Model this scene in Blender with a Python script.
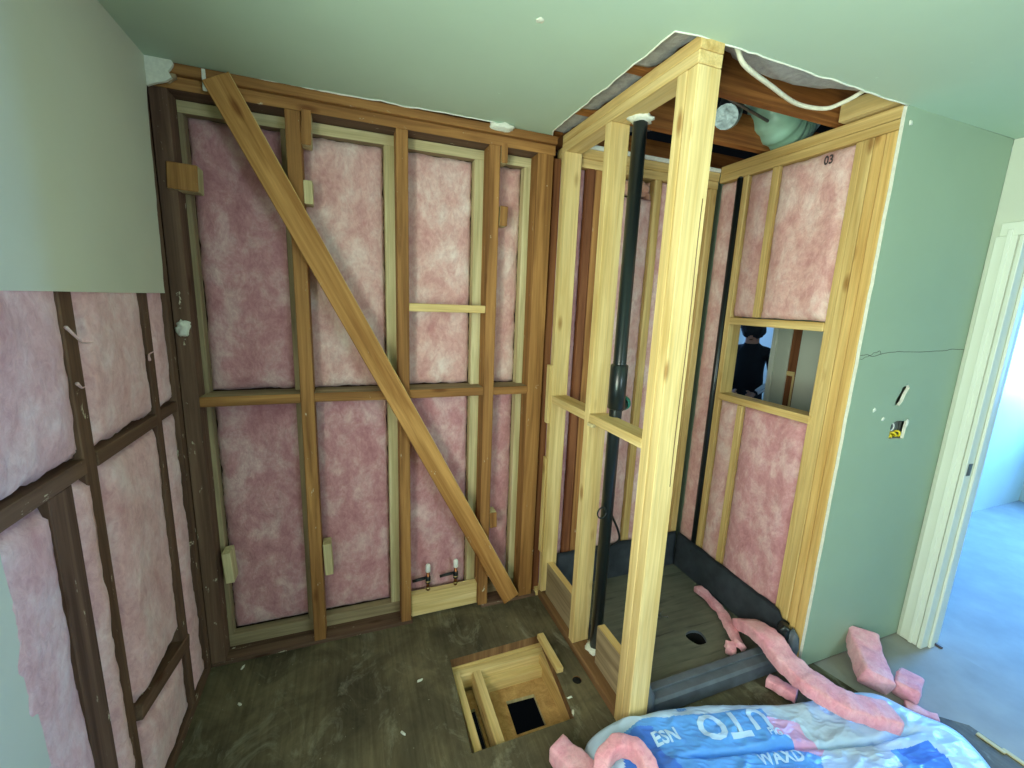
import bpy, bmesh, math, random
import numpy as np
from mathutils import Vector, Matrix, noise
from mathutils.bvhtree import BVHTree
random.seed(7)
S = bpy.context.scene
for o in list(bpy.data.objects): bpy.data.objects.remove(o)
C = S.collection
def col(r, g, b):
    f = lambda v: ((v/255)/12.92 if v/255 <= .04045 else ((v/255+.055)/1.055)**2.4)
    return (f(r), f(g), f(b), 1)

# ------------------------------------------------------------------ camera
yaw, pitch, roll = 0.365137540, -0.190087958, 0.0386361912
cam_d = bpy.data.cameras.new('camera'); cam = bpy.data.objects.new('camera', cam_d); C.objects.link(cam)
fw = Vector((math.sin(yaw)*math.cos(pitch), math.cos(yaw)*math.cos(pitch), math.sin(pitch)))
rt = Vector((math.cos(yaw), -math.sin(yaw), 0)); up = rt.cross(fw)
r2 = rt*math.cos(roll)+up*math.sin(roll); u2 = -rt*math.sin(roll)+up*math.cos(roll)
cam.matrix_world = Matrix(((r2.x,u2.x,-fw.x,0),(r2.y,u2.y,-fw.y,0),(r2.z,u2.z,-fw.z,1.672),(0,0,0,1)))
cam_d.sensor_width = 36; cam_d.lens = 427.218/1024*36; cam_d.clip_start = .02
S.camera = cam

# ------------------------------------------------------------------ light
S.view_settings.view_transform = 'Standard'; S.view_settings.look = 'None'
S.view_settings.exposure = 0.0; S.view_settings.gamma = 1; S.view_settings.use_curve_mapping = False
W = bpy.data.worlds.new('sky'); S.world = W; W.use_nodes = True
W.node_tree.nodes['Background'].inputs[0].default_value = (.55,.75,1,1)
W.node_tree.nodes['Background'].inputs[1].default_value = .6
def area(name, loc, to, sx, sy, power, color):
    d = bpy.data.lights.new(name, 'AREA'); d.shape = 'RECTANGLE'; d.size = sx; d.size_y = sy
    d.energy = power; d.color = color
    o = bpy.data.objects.new(name, d); C.objects.link(o); o.location = loc
    o.rotation_euler = (Vector(to)-Vector(loc)).to_track_quat('-Z', 'Y').to_euler()
    return o
# daylight outside the bathroom window (left wall, beside the camera): green garden light
area('garden_daylight', (-.95,-.22,1.66), (1.4,1.1,1.75), 1.15, .9, 68, (1,1,.83))
area('lawn_bounce', (-1.0,-.25,1.05), (1.0,.8,2.3), 1.2, .5, 66, (.70,1,.80))
# daylight outside the window of the room beyond the door, and of the far room
area('bedroom_daylight', (6.05,1.12,1.55), (3.4,.8,.5), 1.2, 1.3, 300, (.12,.38,1))
area('rear_fill', (1.55,-2.25,1.65), (-.3,1.2,1.5), 1.1, 1.0, 46, (.70,.91,1))  # added fill from behind the camera, brightens the left wall
area('far_room_daylight', (4.2,5.05,1.7), (3.6,3.2,1.2), 1.5, 1.3, 42, (.20,.44,1))

# ------------------------------------------------------------------ materials
def nt(name, rough=.8):
    m = bpy.data.materials.new(name); m.use_nodes = True
    n = m.node_tree.nodes; l = m.node_tree.links
    return m, n, l, n['Principled BSDF']
def N(n, t, **k):
    x = n.new(t)
    for a, b in k.items(): setattr(x, a, b)
    return x
def ramp(n, stops):
    r = n.new('ShaderNodeValToRGB'); e = r.color_ramp.elements
    while len(e) < len(stops): e.new(.5)
    for q, (p, c) in zip(e, stops): q.position = p; q.color = c
    return r
def coords(n, l, scale, rnd=True):
    tc = N(n,'ShaderNodeTexCoord'); mp = N(n,'ShaderNodeMapping'); mp.inputs['Scale'].default_value = scale
    l.new(tc.outputs['Object'], mp.inputs['Vector'])
    if rnd:
        oi = N(n,'ShaderNodeObjectInfo'); ml = N(n,'ShaderNodeMath',operation='MULTIPLY'); ml.inputs[1].default_value = 37
        l.new(oi.outputs['Random'], ml.inputs[0]); cb = N(n,'ShaderNodeCombineXYZ')
        for i in range(3): l.new(ml.outputs[0], cb.inputs[i])
        l.new(cb.outputs[0], mp.inputs['Location'])
    return mp.outputs[0]
def mix(n, l, fac, a, b, mode='MIX'):
    x = N(n,'ShaderNodeMix',data_type='RGBA',blend_type=mode)
    if isinstance(fac,(int,float)): x.inputs[0].default_value = fac
    else: l.new(fac, x.inputs[0])
    for i, v in ((6,a),(7,b)):
        if isinstance(v,tuple): x.inputs[i].default_value = v
        else: l.new(v, x.inputs[i])
    return x.outputs[2]
def bump(n, l, p, h, s, d=.002):
    b = N(n,'ShaderNodeBump'); b.inputs['Strength'].default_value = s; b.inputs['Distance'].default_value = d
    l.new(h, b.inputs['Height']); l.new(b.outputs[0], p.inputs['Normal'])
def tex(n, l, vec, sc, det=5, dist=0, rough=.55):
    t = N(n,'ShaderNodeTexNoise'); t.inputs['Scale'].default_value = sc; t.inputs['Detail'].default_value = det
    t.inputs['Distortion'].default_value = dist; t.inputs['Roughness'].default_value = rough; l.new(vec, t.inputs['Vector'])
    return t.outputs['Fac']
def wood(name, dark, light, rough=.72, residue=0, knots=True, blotch=.25):
    m, n, l, p = nt(name)
    g = tex(n, l, coords(n, l, (26,26,1.3)), 1, 5, .8)
    base = ramp(n, [(.32,dark),(.52,tuple((a+b)/2 for a,b in zip(dark,light))),(.70,light)]); l.new(g, base.inputs[0])
    f = tex(n, l, coords(n, l, (170,170,4)), 1, 3)
    fr = ramp(n, [(.3,(.78,.78,.78,1)),(.6,(1,1,1,1))]); l.new(f, fr.inputs[0])
    c = mix(n, l, .8, base.outputs[0], fr.outputs[0], 'MULTIPLY')
    b = tex(n, l, coords(n, l, (5,5,1.6)), 1, 4); br = ramp(n, [(.35,(.62,.56,.5,1)),(.6,(1,1,1,1))]); l.new(b, br.inputs[0])
    c = mix(n, l, blotch, c, br.outputs[0], 'MULTIPLY')
    if knots:
        v = N(n,'ShaderNodeTexVoronoi'); v.inputs['Scale'].default_value = 1; l.new(coords(n, l, (9,9,3.2)), v.inputs['Vector'])
        kr = ramp(n, [(.06,(.42,.25,.13,1)),(.16,(1,1,1,1))]); l.new(v.outputs['Distance'], kr.inputs[0])
        c = mix(n, l, .75, c, kr.outputs[0], 'MULTIPLY')
    if residue:
        r = tex(n, l, coords(n, l, (30,30,12)), 1, 6, .3, .7); rr = ramp(n, [(.69-residue,(0,0,0,1)),(.73-residue,(1,1,1,1))]); l.new(r, rr.inputs[0])
        c = mix(n, l, rr.outputs[0], c, col(206,196,170))
    l.new(c, p.inputs['Base Color']); p.inputs['Roughness'].default_value = rough; p.inputs['Specular IOR Level'].default_value = .25
    bump(n, l, p, f, .25, .0015)
    return m
def batt_mat(name, deep, mid, pale):
    m, n, l, p = nt(name)
    a = tex(n, l, coords(n, l, (8,8,6)), 1, 9, .3, .72)
    r = ramp(n, [(.30,deep),(.47,mid),(.68,pale)]); l.new(a, r.inputs[0])
    b = tex(n, l, coords(n, l, (40,40,25)), 1, 6, 1.2, .7)
    r2_ = ramp(n, [(.3,(.74,.64,.67,1)),(.6,(1,1,1,1))]); l.new(b, r2_.inputs[0])
    c = mix(n, l, .7, r.outputs[0], r2_.outputs[0], 'MULTIPLY')
    l.new(c, p.inputs['Base Color']); p.inputs['Roughness'].default_value = 1; p.inputs['Specular IOR Level'].default_value = .05
    p.inputs['Sheen Weight'].default_value = .25; p.inputs['Sheen Roughness'].default_value = .6
    bump(n, l, p, b, .7, .006)
    return m
def paint(name, c, spots=True, rough=.62):
    m, n, l, p = nt(name)
    v = coords(n, l, (1,1,1), False)
    a = tex(n, l, v, 2.2, 4); r = ramp(n, [(.3,tuple(x*.93 for x in c[:3])+(1,)),(.7,c)]); l.new(a, r.inputs[0])
    cc = r.outputs[0]
    if spots:
        s = tex(n, l, v, 26, 4, 0, .6); sr = ramp(n, [(.74,(0,0,0,1)),(.77,(1,1,1,1))]); l.new(s, sr.inputs[0])
        cc = mix(n, l, sr.outputs[0], cc, tuple(min(1,x*1.12) for x in c[:3])+(1,))
    l.new(cc, p.inputs['Base Color']); p.inputs['Roughness'].default_value = rough; p.inputs['Specular IOR Level'].default_value = .25
    bump(n, l, p, tex(n, l, v, 160, 3), .12, .001)
    return m
def plain(name, c, rough=.5, metal=0, var=.12, bmp=.1, sc=40):
    m, n, l, p = nt(name)
    a = tex(n, l, coords(n, l, (1,1,1)), sc, 4); r = ramp(n, [(.3,tuple(x*(1-var) for x in c[:3])+(1,)),(.7,tuple(min(1,x*(1+var)) for x in c[:3])+(1,))])
    l.new(a, r.inputs[0]); l.new(r.outputs[0], p.inputs['Base Color'])
    p.inputs['Roughness'].default_value = rough; p.inputs['Metallic'].default_value = metal
    if bmp: bump(n, l, p, a, bmp, .002)
    return m
def plywood(name, a, b, c, smear):
    m, n, l, p = nt(name)
    v = coords(n, l, (1,1,1), False)
    big = tex(n, l, v, 3.4, 8, .6, .66); r = ramp(n, [(.28,a),(.5,b),(.72,c)]); l.new(big, r.inputs[0])
    g = tex(n, l, coords(n, l, (55,2.6,55), False), 1, 5, .7); gr = ramp(n, [(.3,(.62,.6,.57,1)),(.62,(1,1,1,1))]); l.new(g, gr.inputs[0])
    cc = mix(n, l, .8, r.outputs[0], gr.outputs[0], 'MULTIPLY')
    s = tex(n, l, coords(n, l, (7,4,7), False), 1, 9, .9, .72); sr = ramp(n, [(.54,(0,0,0,1)),(.68,(.62,.62,.62,1))]); l.new(s, sr.inputs[0])
    cc = mix(n, l, sr.outputs[0], cc, smear)
    d = tex(n, l, v, 70, 3, 0, .5); dr = ramp(n, [(.72,(0,0,0,1)),(.75,(1,1,1,1))]); l.new(d, dr.inputs[0])
    cc = mix(n, l, dr.outputs[0], cc, smear)
    l.new(cc, p.inputs['Base Color']); p.inputs['Roughness'].default_value = .7; p.inputs['Specular IOR Level'].default_value = .3
    bump(n, l, p, g, .3, .0015)
    return m
M = {}
M['old'] = wood('stained_fir', col(122,80,42), col(186,136,80), residue=.035)
M['brace'] = wood('brace_fir', col(156,106,54), col(214,162,96), residue=.01)
M['dark'] = wood('dark_fir', col(86,62,50), col(126,98,80), residue=.05)
M['red'] = wood('redwood_stud', col(104,60,38), col(150,98,62))
M['amber'] = wood('amber_spruce', col(204,160,92), col(234,198,128), blotch=.25)
M['cream'] = wood('cream_spruce', col(186,170,124), col(226,212,168), knots=False)
M['weathered'] = wood('weathered_spruce', col(138,120,92), col(180,160,126), knots=False)
M['new'] = wood('new_spruce', col(208,176,112), col(240,216,158), blotch=.18)
M['newb'] = wood('new_spruce_warm', col(196,160,96), col(232,204,140), blotch=.2)
M['attic'] = wood('attic_joist', col(124,74,36), col(186,124,66), blotch=.5)
M['sole'] = wood('sole_plate_fir', col(106,76,50), col(152,116,80), blotch=.6)
M['osb'] = wood('orange_plywood', col(176,136,84), col(212,172,114))
M['pinkA'] = batt_mat('pink_fibreglass', col(176,116,124), col(202,146,150), col(230,198,196))
M['pinkB'] = batt_mat('pink_fibreglass_pale', col(198,140,138), col(220,174,168), col(242,222,214))
M['pinkC'] = batt_mat('pink_fibreglass_dusty', col(206,150,154), col(226,180,184), col(240,214,216))
M['pinkD'] = batt_mat('pink_fibreglass_offcut', col(226,140,160), col(240,168,184), col(248,200,208))
M['tan'] = batt_mat('tan_fibreglass', col(190,130,100), col(214,160,134), col(226,190,170))
M['greyb'] = batt_mat('grey_attic_wool', col(120,118,120), col(160,158,160), col(190,188,188))
M['wall'] = paint('sage_wall_paint', col(206,210,194))
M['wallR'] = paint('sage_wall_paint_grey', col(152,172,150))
M['ceil'] = paint('ceiling_paint', col(190,214,194))
M['white'] = paint('white_trim_paint', col(226,230,216), False, .4)
M['gyp'] = plain('gypsum_core', col(226,226,214), .95, 0, .08, .4, 60)
M['ply'] = plywood('stained_subfloor', col(58,52,42), col(98,90,70), col(134,122,94), col(152,148,128))
M['plyB'] = plain('grey_slab', col(150,146,138), .75, 0, .12, .15, 6)
M['carpet'] = plain('grey_floor_sheet', col(158,154,148), .8, 0, .10, .15, 6)
M['abs'] = plain('black_abs', col(22,30,32), .28, 0, .1, .02)
M['pan'] = plain('black_pan_liner', col(82,90,100), .5, 0, .25, .3, 14)
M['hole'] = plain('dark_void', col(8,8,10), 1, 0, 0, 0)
M['green'] = plain('green_plug', col(24,110,92), .4)
M['copper'] = plain('copper', col(150,96,62), .35, 1)
M['brass'] = plain('brass', col(190,170,120), .35, 1)
M['capw'] = plain('white_plastic', col(232,232,226), .4)
M['foam'] = plain('white_sealant', col(222,224,210), .8, 0, .08, .6, 90)
M['foil'] = plain('foil', col(150,162,166), .45, .9, .35, 1, 45)
M['duct'] = plain('pale_green_plastic', col(170,214,192), .35, 0, .1, .3, 12)
M['cable'] = plain('white_cable', col(226,222,200), .5)
M['bagW'] = plain('bag_white', col(186,212,240), .32, 0, .06, .25, 9)
M['bagB'] = plain('bag_blue', col(92,158,232), .32, 0, .12, .25, 9)
M['bagD'] = plain('bag_deep_blue', col(70,124,222), .32, 0, .12, .25, 9)
M['bagP'] = plain('bag_pink', col(214,166,206), .32, 0, .08, .25, 9)
M['bagT'] = plain('bag_print', col(186,216,246), .4, 0, .03, 0)
M['ink'] = plain('dark_ink', col(70,60,62), .9, 0, .05, 0)
M['galv'] = plain('galvanised_steel', col(120,126,126), .45, .8)
M['yellow'] = plain('yellow_wire', col(226,200,40), .4)
M['skin'] = plain('skin', col(186,130,104), .6, 0, .05, .05)
M['shirt'] = plain('black_cloth', col(14,14,20), .9, 0, .1, .2)
M['trouser'] = plain('dark_trousers', col(28,32,48), .9, 0, .1, .2)
M['hair'] = plain('dark_hair', col(20,16,16), .7, 0, .2, .6, 80)
M['stripe'] = plain('white_stripe', col(232,236,244), .8, 0, .03, 0)

# ------------------------------------------------------------------ helpers
def link(name, me, parent=None, mats=()):
    o = bpy.data.objects.new(name, me); C.objects.link(o)
    for m in mats: me.materials.append(m)
    if parent is not None: o.parent = parent
    return o
def empty(name, loc=(0,0,0), parent=None):
    o = bpy.data.objects.new(name, None); C.objects.link(o); o.location = loc; o.empty_display_size = .05
    if parent is not None: o.parent = parent
    return o
def tag(o, label, cat, group=None):
    o['label'] = label; o['category'] = cat
    if group: o['group'] = group
    return o
def struct(name):
    o = empty(name); o['kind'] = 'structure'; return o
def smooth(me):
    for f in me.polygons: f.use_smooth = True
PERM = {'x':(1,2,0), 'y':(2,0,1), 'z':(0,1,2)}       # local xyz -> world axes, local z = grain
def box(name, parent, x0, x1, y0, y1, z0, z1, mat, faces=None, bev=.0025, tilt=None, axis=None, wob=.0012):
    """One piece of lumber or board; grain runs along its longest side."""
    d = (x1-x0, y1-y0, z1-z0); ax = axis or 'xyz'[max(range(3), key=lambda i: d[i])]; pm = PERM[ax]
    ld = [d[i] for i in pm]
    bm = bmesh.new(); bmesh.ops.create_cube(bm, size=1)
    for v in bm.verts:
        v.co = Vector([v.co[i]*ld[i] for i in range(3)])
    if wob:
        for v in bm.verts: v.co += Vector((random.uniform(-wob,wob), random.uniform(-wob,wob), 0))
    if bev: bmesh.ops.bevel(bm, geom=bm.edges[:], offset=min(bev, min(ld)*.2), segments=1, affect='EDGES')
    mats = [mat]; key = {}
    if faces:
        for k, mm in faces.items():
            key[k] = len(mats); mats.append(mm)
        for f in bm.faces:
            n = f.normal; w = [0,0,0]
            for i in range(3): w[pm[i]] = n[i]
            for k, i in key.items():
                a = 'xyz'.index(k[1]); s = 1 if k[0] == '+' else -1
                if w[a]*s > .6: f.material_index = i
    me = bpy.data.meshes.new(name); bm.to_mesh(me); bm.free()
    o = link(name, me, parent, mats)
    R = Matrix.Identity(3)
    for i in range(3):
        for j in range(3): R[j][i] = 1.0 if pm[i] == j else 0.0
    if tilt: R = tilt.to_3x3() @ R
    o.matrix_basis = Matrix.Translation(((x0+x1)/2,(y0+y1)/2,(z0+z1)/2)) @ R.to_4x4()
    return o
def tube(name, parent, pts, r, mat, seg=12, cap=True, smooth_=True):
    """Round tube along a polyline; r may be a number or one radius per point."""
    pts = [Vector(p) for p in pts]; rs = r if isinstance(r,(list,tuple)) else [r]*len(pts)
    bm = bmesh.new(); rings = []; prev = None
    for i, p in enumerate(pts):
        t = (pts[min(i+1,len(pts)-1)]-pts[max(i-1,0)]).normalized()
        if prev is None:
            u = t.cross(Vector((0,0,1)) if abs(t.z) < .9 else Vector((1,0,0))).normalized()
        else: u = (prev - t*prev.dot(t)).normalized()
        prev = u; w = t.cross(u)
        rings.append([bm.verts.new(p+(u*math.cos(a)+w*math.sin(a))*rs[i]) for a in [2*math.pi*k/seg for k in range(seg)]])
    for a, b in zip(rings, rings[1:]):
        for k in range(seg): bm.faces.new((a[k],a[(k+1)%seg],b[(k+1)%seg],b[k]))
    if cap: bm.faces.new(rings[0][::-1]); bm.faces.new(rings[-1])
    bmesh.ops.recalc_face_normals(bm, faces=bm.faces[:])
    me = bpy.data.meshes.new(name); bm.to_mesh(me); bm.free()
    if smooth_: smooth(me)
    return link(name, me, parent, [mat])
def spline(pts, n=8):
    P = [Vector(p) for p in pts]; P = [P[0]*2-P[1]]+P+[P[-1]*2-P[-2]]; out = []
    for i in range(1, len(P)-2):
        for k in range(n):
            t = k/n; a,b,c,d = P[i-1],P[i],P[i+1],P[i+2]
            out.append(.5*((2*b)+(c-a)*t+(2*a-5*b+4*c-d)*t*t+(3*b-a-3*c+d)*t**3))
    out.append(P[-2]); return out
def sheet(name, parent, outer, holes, plane, pos, thick, mat, side):
    """Board with a free outline and holes, lying in xy, xz or yz at pos, thick along the third axis."""
    bm = bmesh.new()
    def P(a, b, c):
        return {'xy':(a,b,c), 'xz':(a,c,b), 'yz':(c,a,b)}[plane]
    for loop in [outer]+list(holes):
        vs = [bm.verts.new(P(a,b,pos)) for a,b in loop]
        for i in range(len(vs)): bm.edges.new((vs[i], vs[(i+1)%len(vs)]))
    bmesh.ops.triangle_fill(bm, edges=bm.edges[:], use_beauty=True)
    fs = bm.faces[:]
    r = bmesh.ops.extrude_face_region(bm, geom=fs)
    ax = {'xy':2,'xz':1,'yz':0}[plane]; off = Vector((0,0,0)); off[ax] = thick
    for v in [g for g in r['geom'] if isinstance(g, bmesh.types.BMVert)]: v.co += off
    bmesh.ops.recalc_face_normals(bm, faces=bm.faces[:])
    for f in bm.faces: f.material_index = 0 if abs(f.normal[ax]) > .9 else 1
    me = bpy.data.meshes.new(name); bm.to_mesh(me); bm.free()
    return link(name, me, parent, [mat, side])
def rag(a, b, n, amp, seed, ends=False):
    """Points from a to b (b left out) wandering sideways: a torn or sawn edge."""
    a = Vector(a); b = Vector(b); d = (b-a).normalized(); s = Vector((-d.y, d.x)); out = []
    for i in range(n):
        t = i/n; k = 0 if (i == 0 and not ends) else 1
        out.append(tuple(a.lerp(b,t)+s*amp*k*(noise.noise(Vector((t*n*.35,seed,0)))*1.2+noise.noise(Vector((t*n*.9,seed+9,0)))*.6)))
    return out
def circ(cx, cy, r, n=16, ex=1): return [(cx+r*ex*math.cos(2*math.pi*k/n), cy+r*math.sin(2*math.pi*k/n)) for k in range(n)]
def batt(name, axis, a0, a1, z0, z1, face, depth, mat, label, group, bulge=.012, ragged=.006, seed=0, lumps=.008, rot=0, tear=None):
    """Soft batt; axis 'x' or 'y' is the way it runs along the wall, face = its front, depth signed to its back."""
    w = a1-a0; h = z1-z0; nu = max(5, int(w/.014)); nv = max(6, int(h/.016))
    bm = bmesh.new(); front = []; back = []
    for j in range(nv+1):
        fr = []; bk = []
        for i in range(nu+1):
            u = i/nu; v = j/nv; a = a0+u*w; z = z0+v*h
            e = min(min(u,1-u)*w, min(v,1-v)*h)
            k = 1-math.exp(-e/.022)
            q = Vector((a*7+seed*3.1, z*5, seed*1.7))
            nz = noise.noise(q)*lumps + noise.noise(q*3.3)*lumps*.5 + noise.noise(q*8)*lumps*.28
            sgn = -1 if depth > 0 else 1
            f = face + sgn*((bulge+nz)*k - .012*(1-k))
            if e < .02:
                sx = 1 if u > .5 else -1; sz = 1 if v > .5 else -1
                nn = noise.noise(Vector((a*19, z*19, seed*5.3)))*ragged + noise.noise(Vector((a*60, z*60, seed)))*ragged*.5
                if min(u,1-u)*w < .02:
                    a += sx*(nn-ragged*.4)
                    if tear: a += tear(u, z)
                if min(v,1-v)*h < .02: z += sz*(nn-ragged*.4)
            p = (a, f, z) if axis == 'x' else (f, a, z)
            b = (a, face+depth, z) if axis == 'x' else (face+depth, a, z)
            fr.append(bm.verts.new(p)); bk.append((i,j,b))
        front.append(fr); back.append(bk)
    for j in range(nv):
        for i in range(nu): bm.faces.new((front[j][i],front[j][i+1],front[j+1][i+1],front[j+1][i]))
    ring = [(i,0) for i in range(nu)]+[(nu,j) for j in range(nv)]+[(i,nv) for i in range(nu,0,-1)]+[(0,j) for j in range(nv,0,-1)]
    bv = [bm.verts.new(back[j][i][2]) for i,j in ring]
    fv = [front[j][i] for i,j in ring]; L = len(ring)
    for k in range(L): bm.faces.new((fv[k],fv[(k+1)%L],bv[(k+1)%L],bv[k]))
    bm.faces.new(bv[::-1])
    bmesh.ops.recalc_face_normals(bm, faces=bm.faces[:])
    base = Vector(((a0+a1)/2,face,z0)) if axis == 'x' else Vector((face,(a0+a1)/2,z0))
    for v in bm.verts: v.co -= base
    me = bpy.data.meshes.new(name); bm.to_mesh(me); bm.free(); smooth(me)
    o = link(name, me, None, [mat]); o.location = base
    tag(o, label, 'insulation', group); return o
def strip(name, pts, w, t, mat, label, seed=0, twist=0, rough=.007, group='pink offcuts dropped on the floor', side=None):
    """Offcut of batt: a soft rectangular bar along a path."""
    P = spline(pts, 10); bm = bmesh.new(); rings = []
    K = 20
    for i, p in enumerate(P):
        tt = (P[min(i+1,len(P)-1)]-P[max(i-1,0)]).normalized()
        s = side.copy() if side else tt.cross(Vector((0,0,1))).normalized()
        s = (s - tt*s.dot(tt)).normalized(); n = s.cross(tt)
        a = twist*i/len(P); s, n = s*math.cos(a)+n*math.sin(a), n*math.cos(a)-s*math.sin(a)
        ring = []
        for k in range(K):
            th = 2*math.pi*k/K; c, d = math.cos(th), math.sin(th)
            x = math.copysign(abs(c)**.3, c)*w/2; y = math.copysign(abs(d)**.3, d)*t/2
            q = p + s*x + n*y
            e = noise.noise(q*22+Vector((seed,0,0)))*rough + noise.noise(q*60)*rough*.5
            ring.append(bm.verts.new(q + (s*x+n*y).normalized()*e))
        rings.append(ring)
    for a, b in zip(rings, rings[1:]):
        for k in range(K): bm.faces.new((a[k],a[(k+1)%K],b[(k+1)%K],b[k]))
    for ring, sg in ((rings[0],-1),(rings[-1],1)):
        c = Vector((0,0,0))
        for v in ring: c += v.co
        cv = bm.verts.new(c/K)
        for k in range(K): bm.faces.new((ring[k],ring[(k+1)%K],cv))
    bmesh.ops.recalc_face_normals(bm, faces=bm.faces[:])
    base = Vector((P[0].x,P[0].y,min(v.co.z for v in bm.verts)))
    for v in bm.verts: v.co -= base
    me = bpy.data.meshes.new(name); bm.to_mesh(me); bm.free(); smooth(me)
    o = link(name, me, None, [mat]); o.location = base
    return tag(o, label, 'insulation', group)
def lump(name, parent, c, r, mat, seed=0, rough=.35, sub=3):
    bm = bmesh.new(); bmesh.ops.create_icosphere(bm, subdivisions=sub, radius=1)
    for v in bm.verts:
        k = 1+rough*noise.noise(v.co*1.8+Vector((seed,seed*2,0)))+rough*.5*noise.noise(v.co*5+Vector((seed,0,0)))
        v.co = Vector((v.co.x*r[0]*k, v.co.y*r[1]*k, v.co.z*r[2]*k))
    me = bpy.data.meshes.new(name); bm.to_mesh(me); bm.free(); smooth(me)
    o = link(name, me, parent, [mat]); o.location = c; return o

# ================================================================== SETTING
H = 2.44
# ---- floor: dark stained sheet with a sawn hole, grey sheets to the right and beyond the door
fl = struct('floor')
hx0,hx1,hy0,hy1 = .383,.868,1.262,1.712
hole = [(hx0,hy0),(hx1-.05,hy0),(hx1-.05,hy0+.06),(hx1,hy1-.01),(hx0+.01,hy1)]
hole = [(.378,1.262),(.813,1.263),(.835,1.45),(.863,1.715),(.393,1.706)]
sheet('subfloor_panel', fl, [(-.76,.46),(.998,.46),(.998,2.25),(-.76,2.25)], [hole, circ(.913,1.419,.021)], 'xy', -.045, .045, M['ply'], M['sole'])
sheet('subfloor_panel', fl, [(1.0,-2.1),(2.380,-2.1),(2.380,.70),(2.10,.95),(2.06,1.14),(2.06,2.25),(1.0,2.25)], [circ(1.60,1.42,.065)], 'xy', -.022, .022, M['ply'], M['sole'])
sheet('subfloor_panel', fl, [(-.76,-2.1),(.998,-2.1),(.998,.458),(-.76,.458)], [], 'xy', -.022, .022, M['ply'], M['sole'])
sheet('floor_sheet', fl, [(2.382,-2.1),(2.842,-2.1),(2.842,1.24),(2.062,1.24),(2.062,1.14),(2.102,.951),(2.382,.701)], [], 'xy', -.022, .021, M['plyB'], M['sole'])
sheet('floor_sheet', fl, [(2.842,-2.1),(6.3,-2.1),(6.3,1.84),(2.842,1.84)], [], 'xy', -.022, .021, M['carpet'], M['sole'])
sheet('floor_sheet', fl, [(2.062,1.242),(2.84,1.242),(2.84,1.842),(5.4,1.842),(5.4,5.2),(2.062,5.2)], [], 'xy', -.022, .021, M['carpet'], M['sole'])
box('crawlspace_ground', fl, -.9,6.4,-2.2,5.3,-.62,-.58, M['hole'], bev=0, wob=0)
# pale sliver of underlayment edging the grey sheet, and chips of plaster
box('edge_strip', fl, 2.366,2.384,.52,.60, -.001,.006, M['cream'])
box('edge_strip', fl, 2.352,2.372,.585,.67, -.001,.006, M['cream'])
for i,(x,y) in enumerate([(.84,1.349),(.819,1.283),(.144,1.419),(.242,1.636),(-.502,1.954),(-.473,1.754)]):
    o = lump('plaster_chip', fl, (x,y,.004), (.013,.005,.004), M['foam'], i, .6, 2); o.rotation_euler.z = i*1.1
box('threshold_strip', fl, 2.80,2.815,.985,1.10, -.001,.005, M['dark'])

# joists and blocking seen through the sawn hole
jf = struct('floor_framing')
tube('drain_hole_dark', jf, [(.913,1.419,-.12),(.913,1.419,-.004)], .0205, M['hole'], 16)  # black plug: the dark of the small floor hole put into colour
box('joist', jf, -.74,2.06,1.70,1.742,-.30,-.046, M['newb'])
box('ledger', jf, .385,.90,1.655,1.70,-.13,-.052, M['new'])
box('ledger', jf, .52,.90,1.615,1.655,-.20,-.10, M['new'])
box('joist', jf, -.74,.998,1.20,1.242,-.30,-.046, M['newb'])
box('blocking', jf, .395,.428,1.266,1.655,-.12,-.030, M['new'])
box('blocking', jf, .49,.527,1.266,1.655,-.14,-.045, M['new'])
box('blocking', jf, .835,.873,1.243,1.655,-.22,-.048, M['newb'])
sheet('closure_board', jf, [(.527,1.243),(.90,1.243),(.90,1.615),(.527,1.615)], [[(.614,1.385),(.752,1.385),(.760,1.54),(.622,1.546)]], 'xy', -.165, .018, M['osb'], M['cream'])
sheet('closure_board', jf, [(.36,1.243),(.49,1.243),(.49,1.655),(.36,1.655)], [[(.435,1.33),(.476,1.33),(.476,1.56),(.435,1.55)]], 'xy', -.165, .018, M['osb'], M['cream'])
box('cleat', jf, .838,.872,1.475,1.70, .001,.026, M['new'])
tube('waste_pipe', jf, [(.60,1.40,-.30),(.78,1.41,-.29)], .04, M['abs'], 14)

# ---- ceiling with the torn-out shower corner
ce = struct('ceiling')
pts = rag((-.64,-2.1),(2.7,-2.1),2,0,1)+rag((2.7,-2.1),(2.7,1.128),2,0,2)+[(2.7,1.128)]
pts += rag((1.955,1.131),(.905,1.122),34,.008,3)+rag((.885,1.135),(.888,1.95),30,.007,4)
pts += [(.93,2.03),(.925,2.075),(.86,2.07),(.80,2.02),(.75,2.03),(.69,1.985),(.64,1.975)]
pts += rag((.61,1.955),(-.44,1.985),36,.010,6)+[(-.45,2.01),(-.55,2.0),(-.64,2.01)]
sheet('ceiling_drywall', ce, pts, [], 'xy', H, .013, M['ceil'], M['gyp'])
te = [Vector((x,y,H-.001)) for x,y in pts[5:]]
tube('torn_edge', ce, te, [.0022+.0020*abs(noise.noise(p*31)) for p in te], M['gyp'], 6)
lump('joint_compound', ce, (.66,1.975,H-.010), (.055,.035,.016), M['foam'], 3)
lump('joint_compound', ce, (.90,2.055,H-.012), (.045,.03,.018), M['foam'], 5)
lump('joint_compound', ce, (.52,1.25,H), (.012,.012,.003), M['foam'], 7)
sheet('ceiling_panel', ce, [(2.842,-2.1),(6.3,-2.1),(6.3,1.84),(2.842,1.84)], [], 'xy', H, .013, M['ceil'], M['gyp'])
sheet('ceiling_panel', ce, [(2.04,1.25),(2.84,1.25),(2.84,1.842),(5.4,1.842),(5.4,5.2),(2.04,5.2)], [], 'xy', H, .013, M['ceil'], M['gyp'])
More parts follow.
